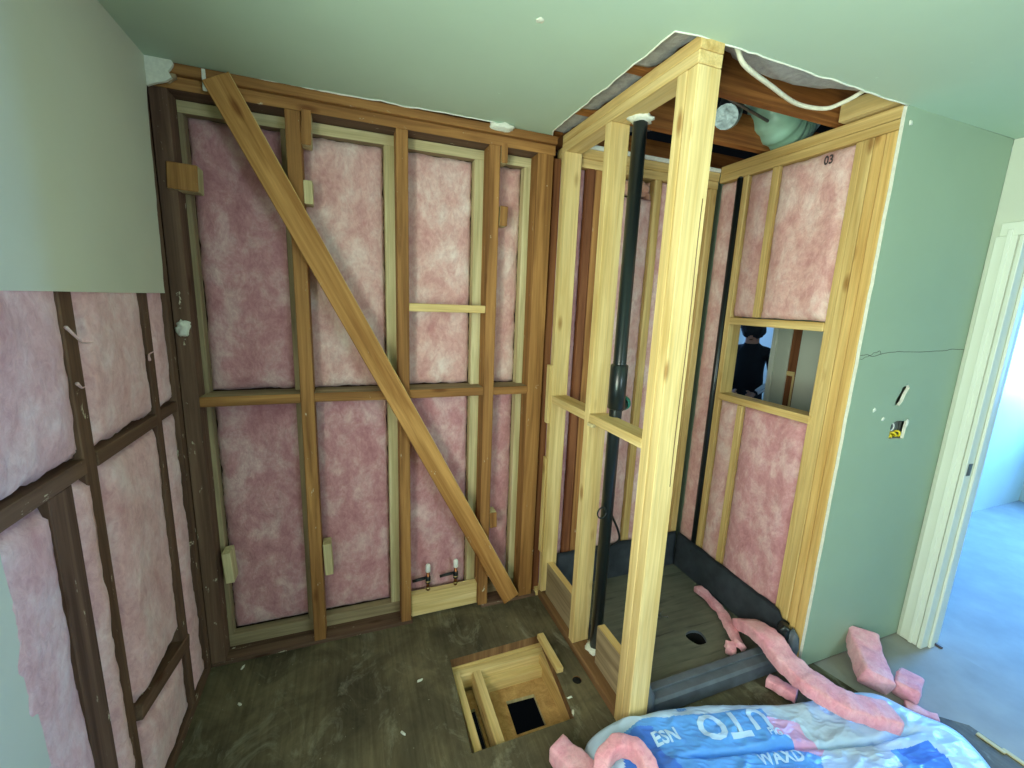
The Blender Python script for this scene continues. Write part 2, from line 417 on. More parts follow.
for j,y in enumerate((-1.9,-1.4,-.9,-.4,.1,.55,.96,1.372,1.735,2.2)):
    box('ceiling_joist', ce, -.74,2.80,y,y+.040,2.457,2.60, M['attic'])
box('nailer', ce, 1.93,2.00,1.145,1.365,2.455,2.53, M['new'])
box('rim_block', ce, .86,.97,1.99,2.03,2.455,2.50, M['attic'])
box('attic_light_block', ce, -1,6.5,-2.3,5.4,2.95,2.98, M['hole'], bev=0, wob=0)  # dark sheet added over the attic to block light

# ---- left wall: studs, blocking, remaining drywall and the window beside the camera
wl = struct('wall_left')
XL = -.633
win = [(-1.0,.95),(.45,.95),(.45,2.12),(-1.0,2.12)]
dl = [(-2.1,0)]+rag((1.035,0),(.985,1.645),30,.006,11)+rag((.99,1.655),(1.905,1.655),6,.002,12)+rag((1.91,1.655),(1.945,2.30),24,.006,13)+[(1.95,2.32),(1.96,2.36),(1.955,2.40),(1.965,2.4405),(-2.1,2.4405)]
sheet('drywall', wl, dl, [win], 'yz', XL, .013, M['wall'], M['gyp'])
def lstud(name, y0, y1, z0, z1, m=M['dark'], x1=XL): return box(name, wl, XL-.092, x1, y0, y1, z0, z1, m)
lstud('stud', 1.318,1.372,.04,2.36); lstud('stud', 1.752,1.800,.04,2.36)
lstud('stud', 1.172,1.258,.04,1.205); lstud('stud', .90,.945,.04,2.36); lstud('stud', 1.948,1.994,.04,2.36)
lstud('stud', .455,.50,.04,2.36)
lstud('blocking', .945,1.318,1.207,1.246,M['dark'],XL+.004); lstud('blocking', 1.372,1.752,1.207,1.246,M['dark'],XL+.004); lstud('blocking', 1.80,1.948,1.21,1.248)
b = box('blocking', wl, XL-.092, XL+.004, 1.395,1.80,.335,.385, M['dark'], tilt=Matrix.Rotation(-.20,4,'X'))
lstud('sole_plate', .455,2.0,0,.04); lstud('top_plate', .455,2.0,2.36,2.437)
box('sheathing', wl, -.76,-.745,.455,2.25,-.02,2.45, M['dark'], bev=0, wob=0)
box('sheathing', wl, -.76,-.745,-2.1,-1.0,-.02,2.45, M['dark'], bev=0, wob=0)
box('sheathing', wl, -.76,-.745,-1.0,.455,-.02,.93, M['dark'], bev=0, wob=0)
box('sheathing', wl, -.76,-.745,-1.0,.455,2.14,2.45, M['dark'], bev=0, wob=0)
sheet('joint_compound', wl, [(-.628,2.439),(-.545,2.439)]+rag((-.540,2.432),(-.560,2.395),5,.010,21)+rag((-.548,2.385),(-.585,2.358),5,.008,23)+rag((-.590,2.362),(-.628,2.345),5,.006,22), [], 'xz', 1.958, .012, M['foam'], M['foam'])
w1 = struct('window_1')
for a in ((-1.0,-.955,.95,2.12),(.405,.45,.95,2.12),(-.955,.405,.95,.995),(-.955,.405,2.075,2.12),(-.30,-.262,.995,2.075)):
    box('window_frame', w1, -.70,-.61,a[0],a[1],a[2],a[3], M['white'])

# ---- back wall: stained front studs, a second cream frame behind, long let-in brace
wb = struct('wall_back')
YB = 1.995; YR = 2.085
fr = {'-y':M['old']}
def bstud(x0, x1, z0=.02, z1=2.362, m='old', name='stud', side='cream', y0=YB, y1=YR-.001):
    return box(name, wb, x0, x1, y0, y1, z0, z1, M[side], {'-y':M[m],'-x':M[m] if side=='old' else M[side]})
bstud(-.632,-.576,m='dark',side='dark'); bstud(-.210,-.156,side='old'); bstud(.203,.252,side='old'); bstud(.612,.665,side='old'); bstud(.850,.932,side='old')  # first stud, in the corner: shadow put into its darker wood colour
for x0,x1 in ((-.614,-.560),(-.238,-.192),(.160,.212),(.568,.622),(.818,.862)):
    box('rear_stud', wb, x0,x1,YR,YR+.05,.078,2.318, M['weathered'] if x0 < -.1 else M['cream'])
box('top_plate', wb, -.632,.94,1.975,2.09,2.405,2.44, M['old'])
box('top_plate', wb, -.632,.94,YB,2.09,2.362,2.404, M['dark'], {'-y':M['old']})
box('rear_top_plate', wb, -.632,.94,YR,2.14,2.318,2.361, M['weathered'], {'-y':M['cream']})
box('sole_plate', wb, -.632,.26,YB,YR,0,.020, M['dark']); box('sole_plate', wb, .632,.96,YB,YR,0,.020, M['dark'])
box('rear_sole_plate', wb, -.632,.96,YR,2.13,0,.078, M['weathered'])
for x0,x1 in ((-.576,-.210),(-.156,.203),(.252,.612),(.665,.850)):
    box('blocking', wb, x0,x1,YB+.002,YR+.04,1.207,1.248, M['weathered'], {'-y':M['old']}, tilt=Matrix.Rotation(random.uniform(-.006,.012),4,'Y'))
# small nailing blocks
for (x0,x1,z0,z1,d,m) in ((-.600,-.505,2.026,2.118,-.012,'old'),(-.154,-.118,2.245,2.372,0,'old'),(-.155,-.124,2.025,2.115,-.004,'cream'),
        (.668,.700,2.293,2.378,0,'old'),(.670,.708,2.02,2.108,0,'old'),(-.150,-.114,.36,.52,.004,'cream'),(-.552,-.518,.40,.545,.01,'cream'),(.668,.706,.475,.563,0,'old')):
    box('nailing_block', wb, x0,x1,YB+d,YB+d+.07,z0,z1, M['cream'], {'-y':M[m]}, axis='z', tilt=Matrix.Rotation(random.uniform(-.06,.06),4,'Y'))
box('crosspiece', wb, .252,.612,YB+.002,YB+.04,1.612,1.648, M['new'])
box('backing_board', wb, .256,.630,2.028,2.068,.012,.138, M['new'])
# brace
a = Vector((-.418,0,2.415)); c = Vector((.795,0,.045)); d = c-a; L = d.length; th = math.atan2(d.x, d.z)
bo = box('diagonal_brace', wb, -.0475,.0475,-.019,.019,-L/2,L/2, M['brace'], {'+x':M['newb'],'-x':M['old']})  # lit upper edge coloured paler, lower edge darker
bo.matrix_basis = Matrix.Translation(((a.x+c.x)/2,1.974,(a.z+c.z)/2)) @ Matrix.Rotation(th+math.pi,4,'Y')
bo['label'] = 'long orange-brown diagonal brace'
# splinter of drywall tape, scrap of white paper on the corner stud
box('plaster_sliver', wb, -.462,-.450,1.968,1.974,2.365,2.435, M['gyp'])
lump('plaster_lump', wb, (-.600,1.988,1.525), (.022,.010,.030), M['foam'], 31, .5)
lump('plaster_lump', wb, (-.57,1.985,2.40), (.028,.012,.025), M['weathered'], 33, .4)
box('sheathing', wb, -.76,2.06,2.235,2.25,-.02,2.45, M['dark'], bev=0, wob=0)
# the part behind the shower
box('stud', wb, 1.118,1.160,YB,YR,.02,2.33, M['red']); box('stud', wb, 1.166,1.212,YB+.002,YR,.02,2.33, M['old'], {'-x':M['red']})
box('stud', wb, 1.528,1.572,YB,YR,.02,2.33, M['newb'])
box('top_plate', wb, .99,1.95,YB-.004,YR,2.372,2.416, M['newb']); box('top_plate', wb, .99,1.95,YB,YR,2.33,2.371, M['newb'])
box('stud', wb, 1.902,1.946,YB,YR,.02,2.33, M['newb'])
box('stud', wb, .945,.985,YB+.03,YR,.02,2.36, M['red'])
box('drywall_edge', wb, .99,1.95,YB-.008,YB+.012,2.417,2.437, M['gyp'], wob=0)
box('sole_plate', wb, .96,1.95,YB,YR,0,.04, M['newb'])

# ---- new partition of pale lumber with the corner post
wp = struct('wall_partition')
XP = .970
def pst(name, y0, y1, z0, z1, x0=XP, x1=XP+.089, m=M['new']): return box(name, wp, x0, x1, y0, y1, z0, z1, m)
pst('stud', 1.952,1.990,.055,2.374); pst('stud', 1.575,1.613,.04,2.374)
box('corner_post', wp, XP,XP+.089,1.168,1.212,.0,2.374, M['new']); box('corner_post', wp, XP+.001,XP+.089,1.124,1.167,0,2.374, M['new'], {'-x':M['new']})
tube('check_crack', wp, [Vector((1.043+.002*math.sin(z*9),1.1237,z)) for z in [1.05+k*.06 for k in range(17)]], .0012, M['dark'], 5)
pst('top_plate', 1.124,1.99,2.375,2.412); pst('top_plate', 1.122,1.99,2.413,2.450, m=M['newb'])
pst('sole_plate', 1.212,1.99,0,.040, m=M['sole'])
pst('fire_block', 1.613,1.952,1.163,1.201); pst('fire_block', 1.212,1.575,1.166,1.204)
box('bottom_block', wp, XP+.030,XP+.068,1.613,1.952,.04,.235, M['newb'], {'-x':M['weathered']}); box('bottom_block', wp, XP+.045,XP+.083,1.212,1.445,.04,.235, M['newb'], {'-x':M['weathered']})
box('sister_block', wp, XP-.018,XP,1.955,1.99,1.05,1.36, M['new']); box('sister_block', wp, XP-.012,XP,1.96,1.99,.30,.86, M['newb'])
box('packer', wp, XP-.008,XP+.012,1.535,1.575,1.150,1.166, M['cream'])

# ---- right shower wall of new lumber with the window-like opening
wr = struct('wall_shower')
XR = 1.950
def rst(name, y0, y1, z0, z1, x0=XR, m=M['newb']): return box(name, wr, x0, x0+.089, y0, y1, z0, z1, m)
rst('stud', 1.144,1.182,.04,2.36,m=M['amber']); rst('stud', 1.184,1.222,.04,2.36,XR+.001,M['amber']); rst('stud', 1.224,1.262,.04,2.36); rst('stud', 1.264,1.292,.04,2.36,XR+.002)
rst('stud', 1.798,1.832,.04,2.36)
rst('cripple_stud', 1.626,1.662,1.640,2.36); rst('cripple_stud', 1.640,1.676,.04,1.170)
rst('header', 1.292,1.798,1.596,1.634,XR-.003); rst('sill', 1.280,1.800,1.175,1.212,XR-.008)
rst('top_plate', 1.144,1.99,2.361,2.400); rst('top_plate', 1.144,1.99,2.402,2.446)
rst('sole_plate', 1.144,1.99,0,.04)
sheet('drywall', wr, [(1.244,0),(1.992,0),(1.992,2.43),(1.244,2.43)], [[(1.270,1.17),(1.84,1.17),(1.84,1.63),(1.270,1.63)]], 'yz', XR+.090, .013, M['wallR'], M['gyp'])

# ---- wall facing the camera, with an outlet hole and a slot
wf = struct('wall_facing')
slot = [(2.258,1.287),(2.292,1.279),(2.312,1.300),(2.322,1.330),(2.342,1.360),(2.328,1.376),(2.290,1.366),(2.280,1.338),(2.262,1.312)]
obx = [(2.264,1.126),(2.376,1.120),(2.384,1.205),(2.300,1.210),(2.262,1.196)]
out = [(1.958,.03)]+[(1.99,.012)]+[(2.70,.006),(2.70,2.4402)]+rag((1.952,2.4402),(1.952,.03),60,.003,41,True)
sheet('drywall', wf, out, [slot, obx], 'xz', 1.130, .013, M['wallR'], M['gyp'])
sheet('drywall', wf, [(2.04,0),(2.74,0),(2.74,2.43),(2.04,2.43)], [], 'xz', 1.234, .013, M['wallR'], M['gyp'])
for x in (2.20,2.64): box('stud', wf, x,x+.038,1.144,1.233,.04,2.36, M['newb'])
box('sole_plate', wf, 2.045,2.70,1.144,1.233,0,.04, M['newb'])
cr = spline([(1.956,1.1297,1.508),(2.0,1.1297,1.512),(2.05,1.1297,1.505),(2.10,1.1297,1.515),(2.2,1.1297,1.524),(2.35,1.1297,1.523),(2.5,1.1297,1.526),(2.62,1.1297,1.534),(2.698,1.1297,1.532)],6)
cr = [p+Vector((0,0,noise.noise(p*40)*.004)) for p in cr]
tube('crack', wf, cr, .0011, M['ink'], 5)
cr = spline([(1.958,1.1297,1.495),(1.99,1.1297,1.500),(2.03,1.1297,1.516),(2.07,1.1297,1.525),(2.09,1.1297,1.512)],5)
tube('crack', wf, [p+Vector((0,0,noise.noise(p*60)*.008)) for p in cr], .0009, M['ink'], 5)
for p in ((2.195,1.130,1.225),(2.12,1.130,1.27),(1.985,1.128,2.385)): lump('plaster_lump', wf, p, (.011,.003,.009), M['foam'], p[0]*9, .6, 2)
lump('plaster_lump', wf, (2.375,1.128,1.195), (.010,.003,.020), M['foam'], 3, .6, 2)
box('base_dirt_gap', wf, 1.96,2.70,1.136,1.142,0,.012, M['hole'], bev=0)

# ---- right wall with the doorway
wd = struct('wall_right')
do = [(-2.1,0),(.20,0),(.20,2.035),(1.035,2.035),(1.035,0),(1.129,0),(1.129,2.439),(-2.1,2.439)]
sheet('drywall', wd, do, [], 'yz', 2.700, .013, M['wall'], M['gyp'])
do2 = [(-2.1,0),(.20,0),(.20,2.035),(1.035,2.035),(1.035,0),(1.84,0),(1.84,2.43),(-2.1,2.43)]
sheet('drywall', wd, do2, [], 'yz', 2.828, .013, M['wall'], M['gyp'])
d1 = struct('door_1')
box('casing', d1, 2.690,2.699,1.040,1.112,.004,2.035, M['white']); box('casing_bead', d1, 2.684,2.690,1.058,1.074,.004,2.06, M['white'])
box('casing', d1, 2.690,2.699,.14,1.100,2.036,2.090, M['white']); box('casing', d1, 2.683,2.699,.14,.20,.004,2.034, M['white'])
box('jamb', d1, 2.690,2.840,1.018,1.036,.0,2.034, M['white']); box('jamb', d1, 2.690,2.840,.20,.218,.0,2.034, M['white']); box('jamb', d1, 2.690,2.840,.218,1.018,2.016,2.034, M['white'])
box('door_stop', d1, 2.745,2.780,1.006,1.018,.0,2.015, M['white']); box('door_stop', d1, 2.745,2.780,.218,.230,.0,2.015, M['white'])
box('strike_plate', d1, 2.700,2.728,1.0155,1.0178,.945,1.005, M['galv'])

# ---- rooms beyond
we = struct('wall_bedroom')
wy = [(2.842,0),(6.3,0),(6.3,2.43),(2.842,2.43)]
sheet('drywall', we, wy, [], 'xz', 1.830, .013, M['white'], M['gyp'])
sheet('drywall', we, wy, [], 'xz', -2.1, .013, M['wall'], M['gyp'])
sheet('drywall', we, [(-2.1,0),(1.84,0),(1.84,2.43),(-2.1,2.43)], [[(.5,.9),(1.75,.9),(1.75,2.2),(.5,2.2)]], 'yz', 5.9, .013, M['wall'], M['gyp'])
w2 = struct('window_2')
for q in ((.5,.55,.9,2.2),(1.70,1.75,.9,2.2),(.55,1.70,.9,.95),(.55,1.70,2.15,2.2),(1.1,1.15,.95,2.15)):
    box('window_frame', w2, 5.885,5.95,q[0],q[1],q[2],q[3], M['white'])
wc = struct('wall_hall')
sheet('drywall', wc, [(1.25,0),(1.948,0),(1.948,2.43),(1.25,2.43)], [], 'yz', 2.750, .013, M['wall'], M['gyp'])
box('stud', wc, 2.752,2.84,1.952,2.016,0,2.43, M['red']); box('stud_patch', wc, 2.744,2.752,1.955,2.016,1.255,1.285, M['new']); box('stud_patch', wc, 2.744,2.752,1.952,1.966,.5,1.255, M['new'])
sheet('drywall', wc, [(3.0,0),(5.2,0),(5.2,2.43),(3.0,2.43)], [], 'yz', 2.750, .013, M['wall'], M['gyp'])
sheet('drywall', wc, [(2.14,2.05),(3.0,2.05),(3.0,2.43),(2.14,2.43)], [], 'yz', 2.750, .013, M['wall'], M['gyp'])
sheet('drywall', wc, [(2.04,0),(2.75,0),(2.75,2.43),(2.04,2.43)], [], 'xz', 3.2, .013, M['wall'], M['gyp'])
box('back_panel', wc, 2.04,2.055,1.99,3.2,0,2.43, M['wallR'], bev=0)
sheet('drywall', wc, [(2.842,0),(5.3,0),(5.3,2.43),(2.842,2.43)], [], 'xz', 1.95, .013, M['wall'], M['gyp'])
sheet('drywall', wc, [(2.76,0),(5.3,0),(5.3,2.43),(2.76,2.43)], [[(3.4,.8),(5.0,.8),(5.0,2.2),(3.4,2.2)]], 'xz', 4.9, .013, M['wall'], M['gyp'])
sheet('drywall', wc, [(1.96,0),(4.9,0),(4.9,2.43),(1.96,2.43)], [], 'yz', 5.3, .013, M['white'], M['gyp'])
w3 = struct('window_3')
for q in ((3.4,3.45,.8,2.2),(4.95,5.0,.8,2.2),(3.45,4.95,.8,.85),(3.45,4.95,2.15,2.2),(4.18,4.22,.85,2.15)):
    box('window_frame', w3, q[0],q[1],4.885,4.95,q[2],q[3], M['white'])
d2 = struct('door_2')
box('casing', d2, 2.736,2.751,2.008,2.102,0,2.09, M['wall']); box('jamb', d2, 2.728,2.765,2.104,2.140,0,2.05, M['white'])
box('jamb', d2, 2.728,2.86,2.985,3.005,0,2.05, M['white']); box('jamb', d2, 2.728,2.86,2.140,2.985,2.03,2.05, M['white'])
wk = struct('wall_behind')
sheet('drywall', wk, [(-.633,0),(2.7,0),(2.7,2.437),(-.633,2.437)], [[(1.0,1.1),(2.1,1.1),(2.1,2.15),(1.0,2.15)]], 'xz', -2.1, .013, M['wall'], M['gyp'])

w4 = struct('window_added')  # unseen window, added as an opening for the rear fill
for q in ((1.0,1.045,1.1,2.15),(2.055,2.1,1.1,2.15),(1.045,2.055,1.1,1.145),(1.045,2.055,2.105,2.15),(1.53,1.57,1.145,2.105)):
    box('window_frame', w4, q[0],q[1],-2.12,-2.075,q[2],q[3], M['white'])

# ================================================================== THINGS
# ---- pink batts
gB = 'pink batts between the back wall studs'
YF = 2.118
B = [(-.560,-.196,1.250,2.318,'pinkA','large dusky pink batt in back wall bay left of the diagonal brace top'),
     (-.560,-.180,.082,1.205,'pinkA','dusky pink batt low in the back wall corner bay beside left wall'),
     (-.188,.160,1.250,2.318,'pinkB','pink batt crossed by the diagonal brace in upper back wall'),
     (-.178,.160,.082,1.205,'pinkA','pink batt low in back wall directly left of brace middle'),
     (.214,.568,1.250,2.318,'pinkB','pale pink batt behind the short pale crosspiece in upper back wall'),
     (.214,.568,.082,1.205,'pinkA','pink batt behind the two capped water stubs'),
     (.624,.818,1.250,2.318,'pinkB','narrow pale pink batt in upper back wall next to partition'),
     (.624,.818,.082,1.205,'pinkA','narrow pink batt behind the lower end of the brace')]
for i,(x0,x1,z0,z1,m,lab) in enumerate(B):
    batt('insulation_batt','x',x0,x1,z0,z1,YF,.10,M[m],lab,gB,bulge=.014,seed=i+1,lumps=.011)
gL = 'pink batts between the left wall studs'
XF = -.640
T1 = lambda u,z: (.03*noise.noise(Vector((z*9,1,0)))-.015*max(0,noise.noise(Vector((z*23,2,0)))) if u > .5 else 0)
LB = [(.95,1.318,1.248,1.70,'pinkC','pale lilac batt at photo left edge under the remaining drywall',.022),
      (1.378,1.75,1.248,1.70,'pinkC','dusty pink batt with torn edges under drywall in middle left wall bay',.016),
      (1.803,1.944,1.250,1.70,'pinkC','narrow dusty batt under drywall beside the corner with back wall',.008),
      (.95,1.172,.045,1.204,'pinkC','lilac pink batt low on left wall next to the drywall edge',.026),
      (1.260,1.352,.045,1.204,'pinkC','slim pink batt strip squeezed between two lower left wall studs',.014),
      (1.405,1.748,.410,1.204,'pinkC','pink batt above the tilted low block on left wall',.014),
      (1.405,1.752,.045,.335,'pinkC','small pink batt below the tilted low block on left wall',.012),
      (1.806,1.944,.045,1.206,'pinkC','narrow pink batt in lower left wall corner bay',.008)]
for i,(y0,y1,z0,z1,m,lab,bu) in enumerate(LB):
    batt('insulation_batt','y',y0,y1,z0,z1,XF,-.085,M[m],lab,gL,bulge=bu,seed=20+i,lumps=.010,ragged=.014,tear=T1)
# torn wisps of fibre on the left wall
lb = [o for o in C.objects if o.name.startswith('insulation_batt')][8:10]
for k,(q,own) in enumerate((([(1.305,1.575),(1.335,1.545),(1.375,1.530),(1.415,1.528)],1),([(1.305,1.44),(1.33,1.425),(1.36,1.422)],0),([(1.71,1.44),(1.74,1.455),(1.785,1.462)],1))):
    o = lb[own]; P3 = spline([(-.622+.006*math.sin(i*2+k)-o.location.x, y-o.location.y, z-o.location.z) for i,(y,z) in enumerate(q)], 5)
    tube('fibre_wisp', o, P3, [.0042*(1-.8*i/(len(P3)-1)) for i in range(len(P3))], M['pinkC'], 7)
gS = 'pink batts around the shower'
SB = [('x',.988,1.117,.05,2.328,2.008,.07,'pinkA','dark pink batt sliver seen between the first two partition studs'),
      ('x',1.214,1.526,.05,2.23,2.006,.07,'pinkB','pink batt behind the black vent pipe on shower back wall'),
      ('x',1.575,1.900,.05,2.328,2.008,.07,'pinkB','pink batt on shower back wall right of the corner post'),
      ('y',1.872,1.992,.05,2.358,1.962,.07,'pinkB','narrow pink batt on shower side wall beyond the thin black pipe'),
      ('y',1.664,1.796,1.638,2.358,1.958,.07,'pinkB','narrow pale batt above left half of the wall opening'),
      ('y',1.294,1.624,1.638,2.358,1.956,.07,'pinkB','broad pale pink batt stamped with digits above the wall opening'),
      ('y',1.678,1.796,.05,1.172,1.958,.07,'pinkB','narrow pink batt below the wall opening beside thin black pipe'),
      ('y',1.294,1.638,.05,1.172,1.956,.07,'pinkA','broad pink batt below the wall opening above the shower pan')]
for i,(ax,a0,a1,z0,z1,f,dp,m,lab) in enumerate(SB):
    o = batt('insulation_batt',ax,a0,a1,z0,z1,f,dp,M[m],lab,gS,bulge=.010,seed=40+i,lumps=.007,ragged=.004)
    if 'stamped' in lab: stamped = o
batt('insulation_batt','x',1.225,1.524,2.232,2.328,2.012,.06,M['tan'],'small tan scrap of batt above the torn batt behind the vent pipe',gS,bulge=.016,seed=60,lumps=.014,ragged=.02)

# ---- shower pan
sp = tag(empty('shower_pan',(1.5,1.6,0)), 'black shower pan liner with upturned sides on the alcove floor', 'shower pan')
def pp(o): o.matrix_basis = Matrix.Translation((-1.5,-1.6,0)) @ o.matrix_basis; return o
def pan_floor():
    m, n, l, p = nt('pan_floor')
    v = coords(n, l, (1,1,1), False)
    g = tex(n, l, coords(n, l, (3,42,3), False), 1, 6, .5, .6)
    r = ramp(n, [(.30,col(58,62,56)),(.42,col(98,102,90)),(.7,col(116,118,104))]); l.new(g, r.inputs[0])
    t = tex(n, l, v, 6, 7); tr = ramp(n, [(.3,(.6,.6,.6,1)),(.7,(1,1,1,1))]); l.new(t, tr.inputs[0])
    l.new(mix(n, l, .8, r.outputs[0], tr.outputs[0], 'MULTIPLY'), p.inputs['Base Color']); p.inputs['Roughness'].default_value = .55
    bump(n, l, p, g, .12, .002); return m
pp(sheet('pan_floor', sp, [(1.062,1.235),(1.94,1.235),(1.94,1.985),(1.062,1.985)], [[(1.60+.047*math.cos(a)*(1+.10*math.sin(3*a)),1.42+.052*math.sin(a)*(1+.12*math.cos(2*a))) for a in [2*math.pi*k/20 for k in range(20)]]], 'xy', .018, .014, pan_floor(), M['pan']))
def upstand(name, pts, h, thick, seed):
    """Folded liner wall: wavy in plan and along its top edge."""
    bm = bmesh.new(); a = Vector(pts[0]); b = Vector(pts[1]); n = 40; d = (b-a); s = Vector((-d.y,d.x)).normalized(); g = []
    for i in range(n+1):
        t = i/n; row = []
        for j in range(9):
            v = j/8; w = noise.noise(Vector((t*7,v*2,seed)))*.006+noise.noise(Vector((t*20,v*5,seed)))*.003
            p = a+d*t+s*(w+.012*(1-v)**3)
            zz = .018+(h(t)-.018)*v + (noise.noise(Vector((t*9,0,seed+3)))*.006 if j == 8 else 0)
            row.append(bm.verts.new((p.x,p.y,zz)))
        g.append(row)
    for i in range(n):
        for j in range(8): bm.faces.new((g[i][j],g[i+1][j],g[i+1][j+1],g[i][j+1]))
    bmesh.ops.solidify(bm, geom=bm.faces[:], thickness=thick); bmesh.ops.recalc_face_normals(bm, faces=bm.faces[:])
    me = bpy.data.meshes.new(name); bm.to_mesh(me); bm.free(); smooth(me)
    return pp(link(name, me, sp, [M['pan']]))
upstand('side_upstand', [(1.936,1.200),(1.936,1.975)], lambda t: .235+.03*t if t > .06 else .205, .004, 1)
upstand('back_upstand', [(1.93,1.978),(1.07,1.978)], lambda t: .262, .004, 2)
upstand('side_upstand', [(1.070,1.975),(1.070,1.235)], lambda t: .12, .004, 3)
cb = pp(box('curb', sp, 1.062,1.945,1.152,1.232,.001,.084, M['pan'], bev=.01, wob=.004))
pp(box('curb_lip', sp, 1.064,1.945,1.196,1.230,.0845,.092, M['pan'], bev=.004, wob=.002))
pp(lump('corner_fold', sp, (1.925,1.165,.11), (.028,.028,.085), M['pan'], 8, .3)); pp(lump('corner_fold', sp, (1.90,1.20,.17), (.032,.03,.045), M['abs'], 9, .3))
pp(lump('corner_fold', sp, (1.085,1.165,.10), (.030,.034,.075), M['pan'], 10, .3))
pp(tube('drain_pipe', sp, [(1.60,1.42,-.2),(1.60,1.42,.026)], [.05,.058], M['hole'], 18, False))
# loose screws on the pan floor
gW = 'loose screws on the shower pan floor'
for i,(x,y,a,w_) in enumerate([(1.53,1.612,.4,'farthest from the curb'),(1.508,1.59,1.9,'closest to the post'),(1.55,1.58,2.6,'closest to the drain')]):
    e = tag(empty('screw',(x,y,.034)), 'bright loose screw on the pan floor, of the three screws '+w_, 'screw', gW); e.rotation_euler.z = a
    tube('shank', e, [(0,0,.004),(.034,0,.003)], [.003,.0012], M['galv'], 6); tube('head', e, [(-.004,0,.004),(0,0,.004)], [.007,.004], M['galv'], 8)

# ---- plumbing
vp = tag(empty('vent_pipe',(1.063,1.515,0)), 'thick glossy black vent pipe running up through the new partition', 'pipe')
tube('pipe', vp, [(0,0,.0),(0,0,2.40)], .0275, M['abs'], 24)
tube('coupling', vp, [(0,0,1.235),(0,0,1.24),(0,0,1.425),(0,0,1.43)], [.031,.037,.037,.031], M['abs'], 24)
tb = tube('tee_branch', vp, [(0,0,1.245),(.030,.02,1.247),(.052,.03,1.250)], [.030,.031,.031], M['abs'], 18)
tube('plug', tb, [(.050,.029,1.250),(.068,.039,1.252),(.072,.041,1.2525)], [.033,.033,.027], M['green'], 18)
lump('sealant_collar', vp, (0,-.005,2.372), (.047,.045,.012), M['foam'], 4, .5)
lump('sealant_collar', vp, (0,0,.045), (.046,.046,.012), M['foam'], 6, .5)
tube('sealant_bead', vp, [(-.030,-.062,.045),(-.034,-.066,.10),(-.030,-.064,.16),(-.026,-.060,.215)], [.007,.005,.006,.004], M['foam'], 7)
o = tube('pipe_strap', vp, [(-.028+.022*math.cos(a)-.012,-.02,.765+.026*math.sin(a)) for a in [2*math.pi*k/14 for k in range(15)]], .0035, M['abs'], 6)
o = tag(tube('black_cable', None, spline([(1.10,1.54,.70),(1.15,1.60,.68),(1.20,1.64,.62),(1.26,1.68,.53),(1.31,1.74,.44),(1.35,1.88,.30),(1.36,1.95,.10),(1.36,1.93,.05)]), .006, M['abs'], 8), 'thin black cable drooping from the vent pipe into the shower pan', 'cable')
tp = tag(empty('water_pipe',(1.954,1.851,.28)), 'thin black pipe standing against the shower side wall', 'pipe')
tube('pipe', tp, [(0,0,-.24),(0,0,2.075)], .0165, M['abs'], 14); tube('end_cap', tp, [(0,0,2.075),(0,0,2.085)], [.0165,.008], M['abs'], 14)
for i,(x,zt,lab) in enumerate(((.347,.292,'left of the two capped copper water stubs above the pale board'),(.497,.290,'right of the two capped copper water stubs above the pale board'))):
    e = tag(empty('water_stub',(x,2.050,.139)), lab, 'pipe', 'capped water stubs'); h = zt-.139
    tube('copper_tube', e, [(0,0,.0),(0,0,h-.04)], .009, M['copper'], 12); tube('fitting', e, [(0,0,.040),(0,0,.043),(0,0,.078),(0,0,.082)], [.010,.014,.014,.010], M['abs'], 12)
    tube('ring', e, [(0,0,.052),(0,0,.058)], .0150, M['brass'], 12); tube('ring', e, [(0,0,.010),(0,0,.018)], .0125, M['brass'], 12)
    tube('cap', e, [(0,0,h-.045),(0,0,h-.04),(0,0,h-.008),(0,0,h)], [.011,.0135,.0125,.008], M['capw'], 12)
    tube('supply_tube', e, [(0,.004,.070),(-.05,.006,.066),(-.080 if i == 0 else -.085,.010,.060)], .008, M['abs'], 8)

# ---- electrical box
eb = tag(empty('outlet_box',(2.322,1.150,1.165)), 'open steel outlet box with yellow wires in the sage wall', 'outlet box')
box('box_back', eb, -.055,.055,.052,.056,-.042,.042, M['hole'], bev=0)
for a in ((-.057,-.054,-.042,.042),(.054,.057,-.042,.042),(-.054,.054,-.045,-.042),(-.054,.054,.042,.045)): box('box_side', eb, a[0],a[1],0,.055,a[2],a[3], M['galv'], bev=0)
box('device_plate', eb, .0,.045,.004,.03,-.02,.038, M['galv'])
tube('conduit_ring', eb, [(-.022+.017*math.cos(a),-.004,.012+.017*math.sin(a)) for a in [2*math.pi*k/16 for k in range(17)]], .003, M['capw'], 6)
for q in ([(-.05,.03,-.03),(-.035,-.006,-.022),(-.018,-.008,-.034),(.0,.02,-.02)],[(-.02,.03,-.025),(-.005,-.008,-.016),(.010,-.01,-.032),(.02,.02,-.03)],[(.02,.03,-.03),(.026,-.008,-.010),(.036,-.010,-.032),(.03,.02,-.035)],[(-.045,.03,-.012),(-.03,-.008,-.028),(-.05,-.006,-.036)]):
    tube('yellow_wire', eb, spline(q,5), .0048, M['yellow'], 7)

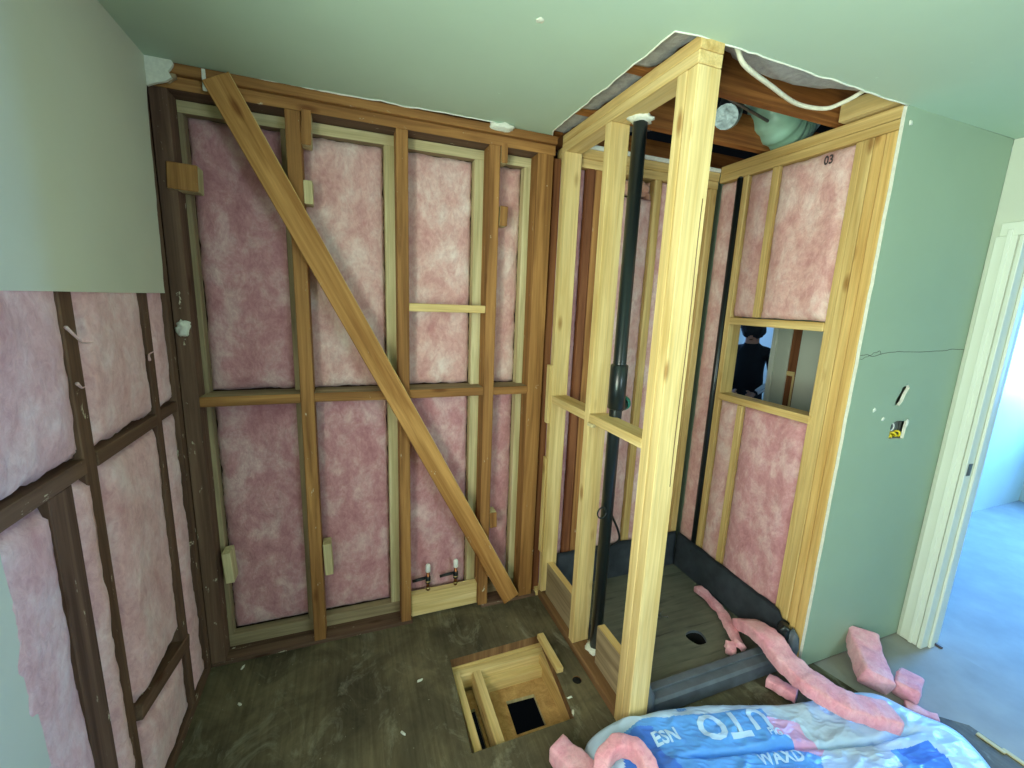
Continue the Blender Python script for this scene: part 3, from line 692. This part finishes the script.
# ---- attic things above the shower
tag(tube('attic_cable', None, spline([(1.10,1.136,2.470),(1.135,1.150,2.455),(1.19,1.168,2.430),(1.36,1.215,2.425),(1.56,1.268,2.425),(1.69,1.258,2.428),(1.72,1.214,2.436),(1.735,1.165,2.452),(1.78,1.155,2.49)]), .0075, M['cable'], 8), 'white electrical cable sagging below the torn ceiling above shower', 'cable')
fd = tag(empty('foil_duct',(1.60,1.615,2.49)), 'crumpled silver foil duct end in the open shower ceiling', 'duct')
tube('hose', fd, [(-.02,.0,.02),(.02,.03,.05),(.06,.06,.11),(.10,.09,.20)], [.050,.054,.052,.05], M['foil'], 16, False)
tube('collar', fd, [(-.045,-.018,.005),(-.02,.0,.02)], [.050,.056], M['foil'], 16, True, False)
fx = tag(empty('flexible_duct',(2.13,1.70,2.585)), 'pale green plastic covered duct above the shower side wall', 'duct')
P = spline([(.12,.10,.10),(.02,.06,.02),(-.08,.02,-.02),(-.17,.0,.02),(-.22,.02,.14)], 9)
tube('sleeve', fx, P, [.105+.006*math.sin(i*1.7) for i in range(len(P))], M['duct'], 22, True)
tag(tube('conduit', None, [(1.30,1.44,2.50),(1.76,1.56,2.50)], .006, M['galv'], 8), 'thin grey conduit crossing the open shower ceiling', 'conduit')
for i,(y0,y1,lab) in enumerate(((1.004,1.368,'grey attic insulation left of the partition top plate, nearest the post'),(1.416,1.731,'grey attic insulation left of the partition top plate, middle bay'),(1.779,2.02,'grey attic insulation left of the partition top plate, by the back wall'))):
    strip('attic_insulation', [(.855,y0,2.526),(.86,(y0*2+y1)/3,2.522),(.855,(y0+y1*2)/3,2.525),(.86,y1,2.526)], .30, .125, M['greyb'], lab, 70+i, rough=.008, group='grey attic insulation')
for i,(c,r,lab) in enumerate((((1.50,1.22,2.56),(.42,.10,.085),'grey attic insulation above the torn front edge of shower ceiling'),((1.25,2.0,2.62),(.35,.18,.06),'grey attic insulation deep above the back of the shower'))):
    o = lump('attic_insulation', None, c, r, M['greyb'], 12+i, .18, 4); tag(o, lab, 'insulation', 'grey attic insulation')

# ---- bag of insulation
def build_bag():
    outline = [(.745,1.07),(.79,1.135),(.86,1.140),(.95,1.118),(1.06,1.112),(1.20,1.095),(1.36,1.062),(1.53,1.017),(1.70,.985),(1.86,.968),(2.0,.950),(2.13,.905),(2.19,.80),(2.255,.705),(2.235,.62),(2.15,.52),(1.95,.42),(1.65,.38),(1.35,.44),(1.10,.58),(.92,.78),(.80,.95)]
    P = spline([(x,y,0) for x,y in outline+outline[:1]], 26)[:-1]
    n = len(P); c = Vector((1.50,.76,0)); R = 90; bm = bmesh.new(); rings = []
    for k in range(1, R+1):
        t = (k/R)**.8; ring = []
        for p in P:
            q = c.lerp(p, t)
            hx = .085+.075*min(1,max(0,(q.x-.80)/.15)) if q.x < 1.0 else (.160-.095*min(1,(q.x-1.0)/.9))
            prof = (1-t**15)**.5*(.86+.14*t)
            w = Vector((q.x*3.2, q.y*5.5, 1.3))
            dz = (noise.noise(w)*.018 + abs(noise.noise(Vector((q.x*5+q.y*7,q.y*9-q.x*2,4))))*-.022 + abs(noise.noise(Vector((q.x*12-q.y*9,q.y*15+q.x*4,8))))*-.014 + abs(noise.noise(Vector((q.x*26+q.y*30,q.y*34-q.x*10,3))))*-.006)*(1-t**6)
            # long fold running to the right corner
            f = (q.y - (.90-.17*(q.x-1.10)))
            if 1.0 < q.x < 2.1: dz -= .030*math.exp(-(f/.010)**2)*min(1,(q.x-1.0)/.1)*min(1,(2.1-q.x)/.1)
            ring.append(bm.verts.new((q.x, q.y, max(.004,.004+hx*prof+dz*prof))))
        rings.append(ring)
    cv = bm.verts.new((c.x,c.y,rings[0][0].co.z))
    for i in range(n): bm.faces.new((cv, rings[0][i], rings[0][(i+1)%n]))
    for a,b in zip(rings, rings[1:]):
        for i in range(n): bm.faces.new((a[i], b[i], b[(i+1)%n], a[(i+1)%n]))
    bv = [bm.verts.new((v.co.x,v.co.y,.002)) for v in rings[-1]]
    for i in range(n): bm.faces.new((rings[-1][i], bv[i], bv[(i+1)%n], rings[-1][(i+1)%n]))
    bm.faces.new(bv)
    bmesh.ops.recalc_face_normals(bm, faces=bm.faces[:])
    def inside(p, poly):
        r = False; j = len(poly)-1
        for i in range(len(poly)):
            if (poly[i][1] > p[1]) != (poly[j][1] > p[1]) and p[0] < (poly[j][0]-poly[i][0])*(p[1]-poly[i][1])/(poly[j][1]-poly[i][1])+poly[i][0]: r = not r
            j = i
        return r
    blue = [(.90,1.06),(.98,1.067),(1.06,1.052),(1.314,1.009),(1.498,.975),(1.49,.933),(1.50,.87),(1.56,.78),(1.50,.72),(1.45,.40),(.9,.5),(.83,.94)]
    deep = [(.86,1.02),(.93,1.055),(1.0,1.03),(.98,.95),(1.02,.82),(.9,.75),(.84,.95)]
    pink = [(1.482,.944),(1.605,.894),(1.586,.85),(1.613,.80),(1.561,.78),(1.504,.822),(1.512,.867),(1.457,.885)]
    b2 = [(1.88,.722),(2.04,.69),(2.03,.62),(1.95,.52),(1.72,.60),(1.70,.69)]
    wht = [(1.62,.73),(1.88,.73),(1.85,.67),(1.70,.66)]
    for f in bm.faces:
        p = f.calc_center_median(); p = (p.x+noise.noise(p*9)*.008, p.y+noise.noise(p*9+Vector((5,0,0)))*.008)
        i = 0
        if inside(p,blue): i = 1
        if inside(p,deep): i = 2
        if inside(p,b2) and not inside(p,wht): i = 2 if p[0] > 1.9 else 1
        if inside(p,pink): i = 3
        f.material_index = i
    tree = BVHTree.FromBMesh(bm)
    me = bpy.data.meshes.new('film'); bm.to_mesh(me); bm.free(); smooth(me)
    return me, tree
bme, btree = build_bag()
bag = tag(empty('insulation_bag',(1.5,.76,0)), 'crumpled blue and white plastic insulation bag on the floor by the post', 'bag')
bf = link('film', bme, bag, [M['bagW'],M['bagB'],M['bagD'],M['bagP']]); bf.location = (-1.5,-.76,0)
def text_mesh(body, size):
    cu = bpy.data.curves.new('t','FONT'); cu.body = body; cu.size = size; cu.align_x = 'CENTER'; cu.align_y = 'CENTER'; cu.resolution_u = 3; cu.offset = size*.03
    o = bpy.data.objects.new('t', cu); C.objects.link(o); dg = bpy.context.evaluated_depsgraph_get(); dg.update()
    me = bpy.data.meshes.new_from_object(o.evaluated_get(dg)); bpy.data.objects.remove(o)
    bm = bmesh.new(); bm.from_mesh(me); bpy.data.meshes.remove(me)
    bmesh.ops.triangulate(bm, faces=bm.faces[:]); bmesh.ops.subdivide_edges(bm, edges=bm.edges[:], cuts=2, use_grid_fill=True)
    return bm
def bag_text(body, x, y, size, ang, sx=1, mat=None):
    bm = text_mesh(body, size); ca, sa = math.cos(ang), math.sin(ang)
    for v in bm.verts:
        px, py = v.co.x*sx, v.co.y; X, Y = x+px*ca-py*sa, y+px*sa+py*ca
        h = btree.ray_cast(Vector((X,Y,1)), Vector((0,0,-1)))[0]
        v.co = Vector((X-1.5, Y-.76, (h.z if h else .05)+.0022))
    me = bpy.data.meshes.new('printed_text'); bm.to_mesh(me); bm.free()
    return link('printed_text', me, bag, [mat or M['bagT']])
bag_text('ESN', 1.03,.985,.062,-.05)
bag_text('U', 1.44,.948,.11,math.pi-.17,1.1)
bag_text('TO', 1.275,.965,.125,math.pi-.17,1.15)
bag_text('PIG', 1.46,.885,.036,-.25)
bag_text('WAXD', 1.40,.815,.06,-.18)
bag_text('EBM', 1.17,1.062,.022,-.12,1,M['bagB'])

# ---- pink offcuts lying about
strip('insulation_offcut', [(1.86,1.375,.075),(1.83,1.29,.13),(1.805,1.20,.155),(1.79,1.11,.135),(1.785,1.02,.125),(1.79,.95,.13),(1.82,.875,.128),(1.87,.83,.122),(1.965,.775,.112)], .108, .062, M['pinkD'], 'longest pink offcut draped from the shower pan over the curb onto the bag', 1, rough=.009)
strip('insulation_offcut', [(1.872,1.700,.055),(1.862,1.60,.055),(1.843,1.49,.055),(1.79,1.39,.060),(1.752,1.32,.062),(1.728,1.270,.07)], .050, .034, M['pinkD'], 'thin curved pink offcut lying on the shower pan floor', 2, twist=.6)
strip('insulation_offcut', [(1.705,1.315,.055),(1.690,1.290,.055),(1.665,1.275,.052)], .045, .04, M['pinkD'], 'stubby pink nub curled beside the thin offcut in the pan', 3)
strip('insulation_offcut', [(1.725,1.118,.030),(1.745,1.07,.032),(1.770,1.015,.034)], .055, .045, M['pinkD'], 'short pink offcut between the shower curb and the bag', 4)
strip('insulation_offcut', [(2.335,1.105,.11),(2.285,1.06,.09),(2.225,.995,.07),(2.165,.93,.055)], .125, .090, M['pinkD'], 'thick pink wedge offcut leaning against the sage wall base', 5, twist=.3)
strip('insulation_offcut', [(2.245,.862,.042),(2.29,.880,.045),(2.35,.900,.045)], .085, .075, M['pinkD'], 'blocky pink offcut on the grey floor beside the wedge', 6)
strip('insulation_offcut', [(2.205,.838,.014),(2.235,.80,.014),(2.27,.755,.012)], .04, .022, M['pinkD'], 'flat pink sliver beneath the blocky offcut at the bag edge', 7)
strip('insulation_offcut', [(.675,1.150,.040),(.70,1.095,.040),(.735,1.03,.040),(.76,.98,.038)], .085, .070, M['pinkD'], 'straight pink offcut at the bottom of the photo left of the bag', 8)
strip('insulation_offcut', [(.715,.915,.035),(.740,.965,.10),(.785,1.0,.140),(.845,1.0,.158),(.888,.955,.162),(.888,.90,.158),(.875,.84,.15)], .052, .062, M['pinkD'], 'arched pink offcut looped over the left end of the bag', 9)
def digits():
    bm = text_mesh('03', .05)
    for v in bm.verts:
        y, z = 1.385-v.co.x*.8, 2.318+v.co.y
        v.co = Vector((1.940-stamped.location.x, y-stamped.location.y, z-stamped.location.z))
    me = bpy.data.meshes.new('printed_mark'); bm.to_mesh(me); bm.free()
    link('printed_mark', me, stamped, [M['ink']])
digits()

# ---- person in the far room, seen through the opening
def person():
    fwd = Vector((-.77,-.64,0)).normalized(); fwd = Matrix.Rotation(-.12,3,'Z') @ fwd
    side = Vector((-fwd.y, fwd.x, 0)); base = Vector((3.84,3.22,0))
    def W(s,f,z): return base+side*s+fwd*f+Vector((0,0,z))
    V = []; E = []; RR = []
    def add(p, r, par=None):
        V.append(W(*p)); RR.append(r); i = len(V)-1
        if par is not None: E.append((par,i))
        return i
    pel = add((0,0,.88),(.165,.12)); wa = add((0,.0,1.02),(.165,.12),pel); ch = add((0,.01,1.18),(.175,.12),wa); ub = add((0,.0,1.275),(.13,.085),ch)
    nk = add((0,.03,1.345),(.052,.052),ub); hd = add((0,.055,1.42),(.072,.088),nk); tp_ = add((0,.05,1.51),(.070,.085),hd); add((0,.045,1.565),(.035,.045),tp_)
    for s in (-1,1):
        hip = add((s*.085,0,.80),(.085,.09),pel); kn = add((s*.095,.015,.45),(.058,.062),hip); an = add((s*.10,-.01,.085),(.038,.042),kn)
        he = add((s*.10,.03,.045),(.040,.038),an); add((s*.115,.17,.03),(.035,.026),he)
        sh = add((s*.165,-.005,1.275),(.055,.055),ub); el = add((s*.235,-.01,.98),(.043,.043),sh); wr_ = add((s*.10,.20,.86),(.029,.029),el)
        pa = add((s*.065,.262,.855),(.030,.018),wr_)
        for k in range(4):
            o = (k-1.5)*.019; f1 = add((s*.08+o*.5,  .315,.865+o),(.0095,.0095),pa); f2 = add((s*.06+o*.4,.348,.852+o),(.0085,.0085),f1); add((s*.035+o*.3,.358-.004*abs(k-1),.845+o),(.0075,.0075),f2)
        t1 = add((s*.065,.270,.892),(.011,.011),pa); add((s*.045,.305,.902),(.009,.009),t1)
    me = bpy.data.meshes.new('person'); me.from_pydata(V,E,[]); o = bpy.data.objects.new('person',me); C.objects.link(o)
    m = o.modifiers.new('skin','SKIN'); m.use_smooth_shade = True
    for i,r in enumerate(RR): me.skin_vertices[0].data[i].radius = r
    me.skin_vertices[0].data[0].use_root = True
    s_ = o.modifiers.new('sub','SUBSURF'); s_.levels = 2
    dg = bpy.context.evaluated_depsgraph_get(); dg.update()
    nm = bpy.data.meshes.new_from_object(o.evaluated_get(dg)); bpy.data.objects.remove(o)
    for v in nm.vertices: v.co -= base
    p = link('person', nm, None, [M['shirt'],M['skin'],M['trouser']]); p.location = base
    inv = lambda q: (q.dot(side), q.dot(fwd), q.z)
    for f in nm.polygons:
        a,b,z = inv(f.center); f.use_smooth = True
        if z > 1.352: f.material_index = 1
        elif b > .225 and .79 < z < .95: f.material_index = 1
        elif z < .80 and b < .15 or z < .5: f.material_index = 2
    tag(p, 'person in a black top with white sleeve stripes, head bowed, beyond the wall opening', 'person')
    hr = lump('hair', p, side*0+fwd*.075+Vector((0,0,1.505)), (.106,.120,.105), M['hair'], 5, .16, 4)
    # face: nose, eyes, mouth, ears
    for s in (-1,1):
        lump('ear', p, side*(s*.078)+fwd*.045+Vector((0,0,1.445)), (.012,.018,.028), M['skin'], s, .05, 2)
        lump('eye', p, side*(s*.030)+fwd*.132+Vector((0,0,1.455)), (.011,.010,.007), M['hair'], s, .05, 2)
    lump('nose', p, fwd*.148+Vector((0,0,1.43)), (.013,.016,.022), M['skin'], 2, .05, 2)
    lump('mouth', p, fwd*.138+Vector((0,0,1.393)), (.024,.010,.006), M['red'], 2, .05, 2)
    # white stripes along the forearm sleeve
    for s in (-1,1):
        el = side*(s*.235)+fwd*-.01+Vector((0,0,.98)); wr_ = side*(s*.10)+fwd*.20+Vector((0,0,.86)); d = (wr_-el).normalized()
        up_ = (Vector((0,0,1))-d*d.z).normalized(); sd = d.cross(up_)
        for k in (-1,0,1):
            pts = []
            for t in (.05,.35,.65,.92):
                q = el.lerp(wr_,t); r = .040*(1-t)+.028*t+.003; a = k*.75 + .35
                pts.append(q+(up_*math.sin(a)+ (fwd-d*fwd.dot(d)).normalized()*math.cos(a))*r)
            tube('sleeve_stripe', p, pts, .011, M['stripe'], 6)
person()
